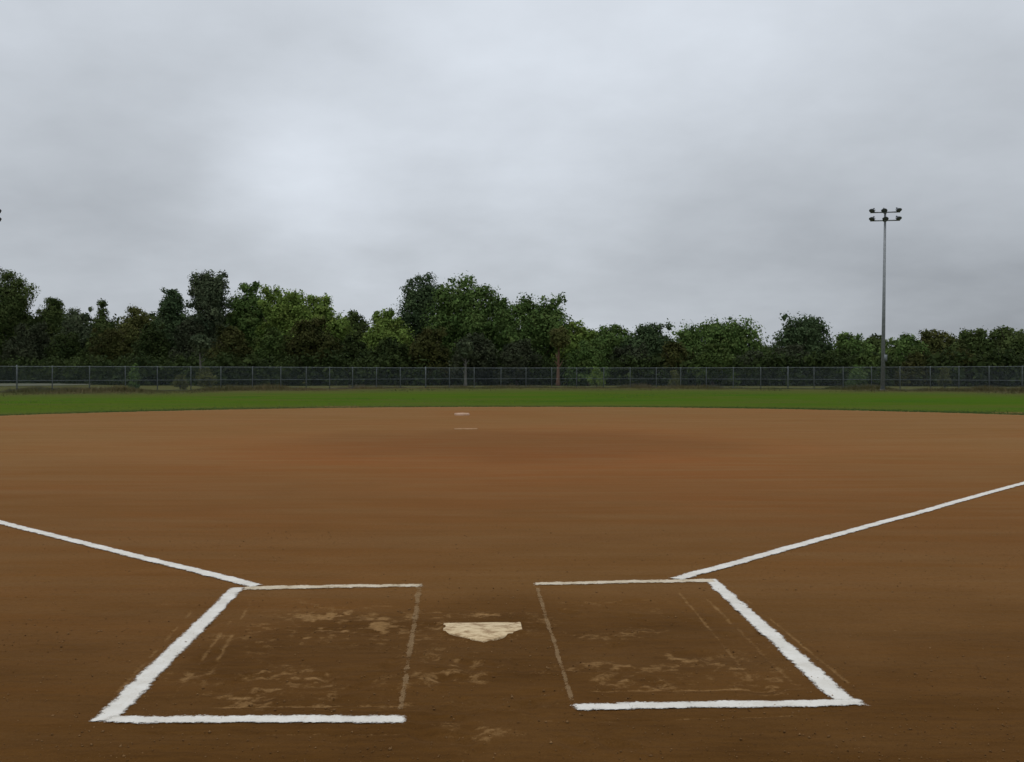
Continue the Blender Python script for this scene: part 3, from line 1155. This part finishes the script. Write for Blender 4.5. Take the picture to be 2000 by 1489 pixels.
def crown_lobes(rng, W, z0, H, shape='round', nsub=16, skirt=True):
    hc = (H - z0) / 2
    zc = z0 + hc
    D = W * 0.9
    narrow = 0.66 if shape == 'cone' else 0.76
    nsub = int(nsub * 2.1)
    lobes = [(0, 0, zc - hc * .1, W * narrow, D * narrow, hc * .84)]
    for i in range(nsub):
        a = rng.uniform(0, 2 * math.pi)
        e = rng.uniform(-0.9, 0.8)
        wz = (1 - abs(max(e, 0)) ** 2.2 * .75) if shape != 'cone' else (1 - .8 * (e + .9) / 1.75)
        r = W * rng.uniform(.17, .34) * (0.6 if shape == 'cone' and e > .3 else 1)
        k = max(0.0, W * wz * rng.uniform(.86, 1.1) - r) / W
        lobes.append((math.cos(a) * W * k, math.sin(a) * D * k, zc + e * (hc - r), r, r, r * rng.uniform(.75, 1.1)))
    for i in range(7):
        r = W * rng.uniform(.14, .28) * (.6 if shape == 'cone' else 1)
        sp = .15 if shape == 'cone' else .72
        dx = rng.uniform(-sp, sp)
        lobes.append((dx * W, rng.uniform(-.3, .3) * D, H - r * .95 - (hc * .95 * (1 - math.sqrt(1 - dx * dx)) + rng.uniform(0, .04) * H) * (i > 0), r, r, r * .9))
    if shape != 'cone':
        lobes.append((0, 0, H - W * .82, W * .62, W * .6, W * .62))
        lobes.append((rng.uniform(-.2, .2) * W, 0, H - W * 1.3, W * .85, W * .8, W * .8))
    if shape == 'cone':
        for i in range(6):
            t = i / 5
            r = W * (.75 - .5 * t)
            lobes.append((rng.uniform(-.06, .06) * W, 0, H - r - (1 - t) * hc * 1.0, r, r, r * 1.3))
    if skirt:
        for i in range(7):
            a = rng.uniform(0, 2 * math.pi)
            r = W * rng.uniform(.42, .6)
            zt = z0 + (H - z0) * rng.uniform(.1, .6)
            lobes.append((math.cos(a) * W * .86, math.sin(a) * W * .5, zt, r, r, r * 1.2))
    return lobes


def trunk_mesh(rng, H, r0, bend=0.4, limbs=6, W=3.0, bark=None, parent=None):
    m = MB()
    bx, by = rng.uniform(-bend, bend), rng.uniform(-bend, bend)
    pts, rad = [], []
    for i in range(8):
        t = i / 7
        pts.append((bx * t * t, by * t + .15 * math.sin(t * 5), -.15 + t * H * .82))
        rad.append(r0 * (1.35 if i == 0 else 1) * (1 - .82 * t))
    m.tube(pts, rad, 8)
    for k in range(limbs):
        t = rng.uniform(.3, .85)
        z = t * H * .82
        a = rng.uniform(0, 6.28)
        L = W * rng.uniform(.5, .85)
        x0, y0 = bx * t * t, by * t + .15 * math.sin(t * 5)
        p = [(x0, y0, z), (x0 + math.cos(a) * L * .5, y0 + math.sin(a) * L * .5, z + L * .35), (x0 + math.cos(a) * L, y0 + math.sin(a) * L, z + L * .95)]
        rr = r0 * (1 - .75 * t)
        m.tube(p, [rr * .6, rr * .35, rr * .1], 6)
    return m.build('trunk', bark or M['bark'], parent)


def tree(x, top, half, d, tone, label, shape='round', z0=1.0, n=None, nsub=16, seed=0, size=.155, bark=None, group='trees behind the outfield fence',
         name='tree', cat='tree', inner=.45, extra=(), core=.16):
    rng = np.random.default_rng(1000 + seed)
    X = at_depth(x, d)
    H = height_of(top, d)
    W = half / F * d
    root = empty(name, (X, d, 0), 0)
    tag(root, label, cat, group)
    lobes = crown_lobes(rng, W, z0, H, shape, nsub)
    for ex, ey, er in extra:                      # further heads of the crown: px offset, top row, radius px
        r = er / F * d
        z = height_of(ey, d) - r
        lobes.append((ex / F * d, 0, z, r, r, r))
        for q in range(1, 5):
            rq = r * (1 + .12 * q)
            lobes.append((ex / F * d * (1 - .15 * q), 0, z - r * .8 * q, rq, rq, rq))
    if n is None:
        n = int(min(42000, 4500 + 340 * W * (H - z0)))
    V, Q, T = leaf_cloud(rng, lobes, n, size, inner=inner, core=core)
    mesh_np('crown', V, Q, LEAF[tone], root, attr={'tint': T})
    trunk_mesh(rng, H, .10 + H * .012, limbs=6, W=W, bark=bark, parent=root)
    return root


SKY = [  # x, top row, half width, distance, tone, label, options
    (8, 520, 56, 168, 'dark', 'tall dark tree at the far left edge reaching high above its neighbours', dict(extra=[(50, 550, 18), (28, 535, 20), (-60, 560, 30)], z0=1.5)),
    (104, 579, 40, 172, 'dark', 'rounded dark tree directly right of the tall left-edge tree', {}),
    (150, 600, 36, 166, 'grey', 'low greyish tree in the dip of the treeline at left', {}),
    (200, 587, 32, 160, 'dark', 'small tree with a pointed tip in the low part of the treeline at left', dict(shape='cone')),
    (262, 597, 46, 150, 'olive', 'low olive tree between the pointed tree and the tall dark narrow tree', {}),
    (336, 562, 32, 138, 'blue', 'slim bluish tree just left of the tall dark narrow tree', {}),
    (408, 527, 46, 128, 'grey', 'tall dark narrow tree left of the yellow-green ones', dict(extra=[(-25, 530, 16), (22, 531, 18), (-2, 527, 16)], z0=1.2, nsub=18)),
    (487, 549, 54, 132, 'mid', 'feathery green tree right beside the tall dark narrow tree', dict(inner=.3)),
    (553, 556, 54, 126, 'light', 'bright yellow-green tree, the brightest in the left half', dict(inner=.3, extra=[(30, 566, 18)])),
    (618, 572, 56, 124, 'light', 'yellow-green tree sloping down towards the notch in the treeline', dict(inner=.35)),
    (690, 606, 34, 134, 'dark', 'small dark round tree just left of the notch in the treeline', {}),
    (752, 602, 44, 124, 'light', 'low bright green tree between the notch and the big central tree', dict(shape='wide')),
    (824, 533, 50, 130, 'blue', 'tall open-crowned tree with sky showing through, left half of the big central clump', dict(inner=.7, nsub=20, n=26000, size=.14, core=.05)),
    (915, 536, 74, 124, 'mid', 'largest tree of the treeline, broad green crown in the centre', dict(extra=[(-5, 534, 24), (42, 560, 24), (-50, 552, 20)], nsub=22, inner=.4)),
    (985, 580, 40, 130, 'mid', 'tree between the largest central tree and the broad one right of it', {}),
    (1052, 573, 68, 122, 'mid', 'broad green tree right of the largest one, above a reddish-brown trunk', dict(extra=[(-25, 573, 22), (32, 575, 15)], bark=M['bark_red'], nsub=18)),
    (1128, 626, 38, 120, 'light', 'small yellow-green tree at the right foot of the broad green tree', {}),
    (1195, 631, 46, 128, 'mid', 'flat-topped tree beginning the low even stretch right of centre', dict(shape='wide')),
    (1272, 627, 42, 126, 'blue', 'bluish round tree ending the low even stretch right of centre', dict(shape='wide')),
    (1345, 642, 26, 132, 'blue', 'small bluish tree at the left shoulder of the broad dome', {}),
    (1402, 618, 64, 122, 'mid', 'broad dome-shaped tree between two low dips right of centre', dict(shape='wide', nsub=20, extra=[(-12, 618, 20), (24, 619, 18)])),
    (1492, 668, 26, 134, 'dark', 'low dark tree filling the dip left of the isolated round tree', {}),
    (1568, 610, 50, 124, 'blue', 'dark round tree rising alone left of the floodlight pole', dict(shape='wide', nsub=20, extra=[(0, 611, 26), (-25, 622, 18), (28, 620, 16)])),
    (1658, 648, 34, 120, 'mid', 'low tree between the isolated round tree and the floodlight pole', {}),
    (1712, 653, 24, 126, 'dark', 'low dark tree directly behind the floodlight pole', {}),
    (1766, 650, 32, 118, 'mid', 'low tree just right of the floodlight pole', {}),
    (1826, 642, 38, 122, 'olive', 'olive tree with a slight peak, second right of the floodlight pole', {}),
    (1902, 641, 32, 118, 'dark', 'dark tree with a notched top near the right edge', dict(extra=[(-22, 646, 10), (14, 640, 12)])),
    (1972, 636, 44, 116, 'dark', 'large dark tree at the far right edge', dict(extra=[(-10, 634, 14)])),
    (-75, 560, 55, 165, 'dark', 'dark tree mostly cut off by the left edge', {}),
    (2062, 640, 45, 116, 'dark', 'dark tree cut off by the right edge', {}),
]
for i, (x, top, half, d, tone, label, kw) in enumerate(SKY):
    tree(x, top, half * (1.18 if 15 < i < 29 else 1.0), d, tone, label, seed=i, **kw)

FRONT = [
    (58, 628, 42, 158, 'grey', 'greyish bush tree low in front of the tall left-edge tree'),
    (128, 648, 38, 156, 'dark', 'dark low bush tree above the pale path at left'),
    (212, 640, 40, 146, 'olive', 'brownish-olive bush tree below the pointed tree'),
    (298, 630, 40, 132, 'dark', 'dark bush tree below the slim bluish tree'),
    (372, 622, 32, 122, 'grey', 'grey bush tree in front of the tall dark narrow tree'),
    (452, 634, 40, 119, 'olive', 'dusky olive bush tree in front of the feathery green tree'),
    (532, 640, 40, 117, 'mid', 'green bush tree in front of the bright yellow-green tree'),
    (610, 618, 46, 115, 'olive', 'round olive-brown bush tree in front of the sloping yellow-green tree'),
    (684, 655, 36, 118, 'dark', 'dark bush tree beneath the notch in the treeline'),
    (762, 660, 38, 114, 'dark', 'dark bush tree beneath the low bright green tree'),
    (838, 640, 44, 114, 'olive', 'olive bush tree beneath the tall open-crowned tree'),
    (926, 650, 42, 112, 'grey', 'dark grey-green bush tree beneath the largest central tree'),
    (1010, 662, 36, 112, 'grey', 'dull bush tree left of the reddish-brown trunk'),
    (1150, 662, 36, 108, 'light', 'light olive-green bush tree right of the reddish-brown trunk'),
    (1230, 672, 40, 114, 'grey', 'grey-green bush tree beneath the low even stretch right of centre'),
    (1318, 668, 34, 112, 'olive', 'olive bush tree beneath the left shoulder of the broad dome'),
    (1392, 668, 38, 108, 'mid', 'green bush tree beneath the broad dome-shaped tree'),
    (1468, 684, 36, 112, 'grey', 'low grey bush tree in the dip left of the isolated round tree'),
    (1545, 672, 42, 112, 'blue', 'bluish bush tree beneath the isolated round tree'),
    (1630, 684, 36, 108, 'dark', 'dark bush tree a little left of the floodlight pole'),
    (1692, 690, 28, 106, 'mid', 'low green bush tree just left of the floodlight pole foot'),
    (1790, 690, 34, 106, 'olive', 'low olive-brown bush tree just right of the floodlight pole foot'),
    (1868, 680, 40, 106, 'olive', 'olive bush tree beneath the notched dark tree near the right edge'),
    (1950, 684, 42, 104, 'dark', 'dark bush tree beneath the large dark tree at the right edge'),
]
for i, (x, top, half, d, tone, label) in enumerate(FRONT):
    tree(x, top, half, d, BUSH_SHADED[tone], label, seed=100 + i, z0=.2, nsub=11, size=.15, group='bushy trees at the foot of the treeline', name='bush_tree', cat='bushy tree', inner=.5)

STEMS = [(1090, 641, 20, 107, 668, 'olive', M['bark_red'], 'slim tree with a bare reddish-brown trunk standing close behind the fence'),
         (391, 655, 17, 104, 684, 'grey', M['bark_pale'], 'slim tree with a bare pale trunk below the tall dark narrow tree'),
         (909, 668, 15, 106, 690, 'grey', M['bark_pale'], 'slim tree with a pale stem below the largest central tree')]
for i, (x, top, half, d, under, tone, bark, label) in enumerate(STEMS):
    rng = np.random.default_rng(500 + i)
    W, H, zb = half / F * d, height_of(top, d), height_of(under, d)
    root = empty('tree', (at_depth(x, d), d, 0))
    tag(root, label, 'tree', 'slim trees with bare trunks behind the fence')
    V, Q, T = leaf_cloud(rng, crown_lobes(rng, W, zb, H, 'round', 9, skirt=False), 4200, .13, inner=.35)
    mesh_np('crown', V, Q, LEAF[tone], root, attr={'tint': T})
    trunk_mesh(rng, H * 1.1, .17 + .05 * (i == 0), bend=.25, limbs=5, W=W, bark=bark, parent=root)

# reddish trunk seen bare, and pale weeds caught on the far side of the fence
WEEDS = [(262, 712, 8, 80, 'mid', 'pale green sapling poking over the fence at left'),
         (402, 716, 16, 84, 'olive', 'pale scrubby bush behind the fence below the tall dark narrow tree'),
         (352, 732, 12, 84, 'olive', 'small grey weedy bush behind the fence left of the pale scrubby bush'),
         (1165, 716, 14, 100, 'light', 'light green bush behind the fence right of the centre'),
         (1318, 724, 9, 97, 'olive', 'small olive weed behind the fence below the broad dome-shaped tree'),
         (1672, 712, 17, 90, 'mid', 'pale green bush behind the fence left of the floodlight pole'),
         (1845, 716, 10, 84, 'olive', 'slim olive bush behind the fence right of the floodlight pole')]
for i, (x, top, half, d, tone, label) in enumerate(WEEDS):
    rng = np.random.default_rng(300 + i)
    W, H = half / F * d, height_of(top, d)
    root = empty('shrub', (at_depth(x, d), d, 0))
    tag(root, label, 'shrub', 'shrubs close behind the fence')
    V, Q, T = leaf_cloud(rng, crown_lobes(rng, W, .05, H, 'round', 7), 2600, .06, jitter=.06, inner=.3)
    mesh_np('foliage', V, Q, LEAF[tone], root, attr={'tint': T})
    m = MB()
    for k in range(4):
        a = rng.uniform(0, 6.28)
        m.tube([(0, 0, -.05), (math.cos(a) * W * .25, math.sin(a) * W * .25, H * .5), (math.cos(a) * W * .5, math.sin(a) * W * .5, H * .85)], [.02, .014, .006], 5)
    m.build('stem', M['bark'], root)


def brush(name, ctrl, hfun, depth, n, size, seed, label, count=420):
    rng = np.random.default_rng(seed)
    C = smooth_curve(ctrl, 900)
    lobes = []
    for i in rng.integers(0, len(C), count):
        x, y = C[i, 0] + rng.uniform(-.5, .5), C[i, 1] + rng.uniform(0, depth)
        h = hfun(1000 + F * x / y, y) * rng.uniform(.72, 1.0)
        r = rng.uniform(.9, 1.9)
        z = h - r
        while z > -.5 * r:
            lobes.append((x + rng.uniform(-.6, .6), y + rng.uniform(-.6, .6), max(z, r * .4), r * rng.uniform(.85, 1.2), r, r))
            z -= r * 1.3
    V, Q, T = leaf_cloud(rng, lobes, n, size, jitter=.25, inner=.2)
    o = mesh_np(name, V, Q, LEAF['shade_bush'], attr={'tint': T})  # uses the bush leaf colour with shade painted in
    tag(o, label, kind='stuff')


ROWS = [(-500, 606), (0, 604), (150, 610), (300, 606), (450, 602), (690, 616), (800, 620), (1100, 640), (1300, 655), (1345, 664), (1490, 682), (1600, 668), (1740, 672), (1900, 664), (2400, 656)]
brush('undergrowth', [(-420, 132), (0, 136), (110, 132), (190, 116), (400, 108), (1000, 112), (1500, 108), (2000, 102), (2420, 98)],
      lambda px, d: 4.0, 7, 150000, .17, 7, 'dark tangled undergrowth filling the foot of the treeline behind the fence')
brush('far_wood', [(-420, 180), (0, 184), (300, 164), (1000, 150), (1500, 146), (2000, 138), (2420, 130)],
      lambda px, d: height_of(np.interp(px, [a for a, b in ROWS], [b for a, b in ROWS]), d), 8, 170000, .30, 8,
      'dark wood behind the individual trees showing only through their gaps', count=560)
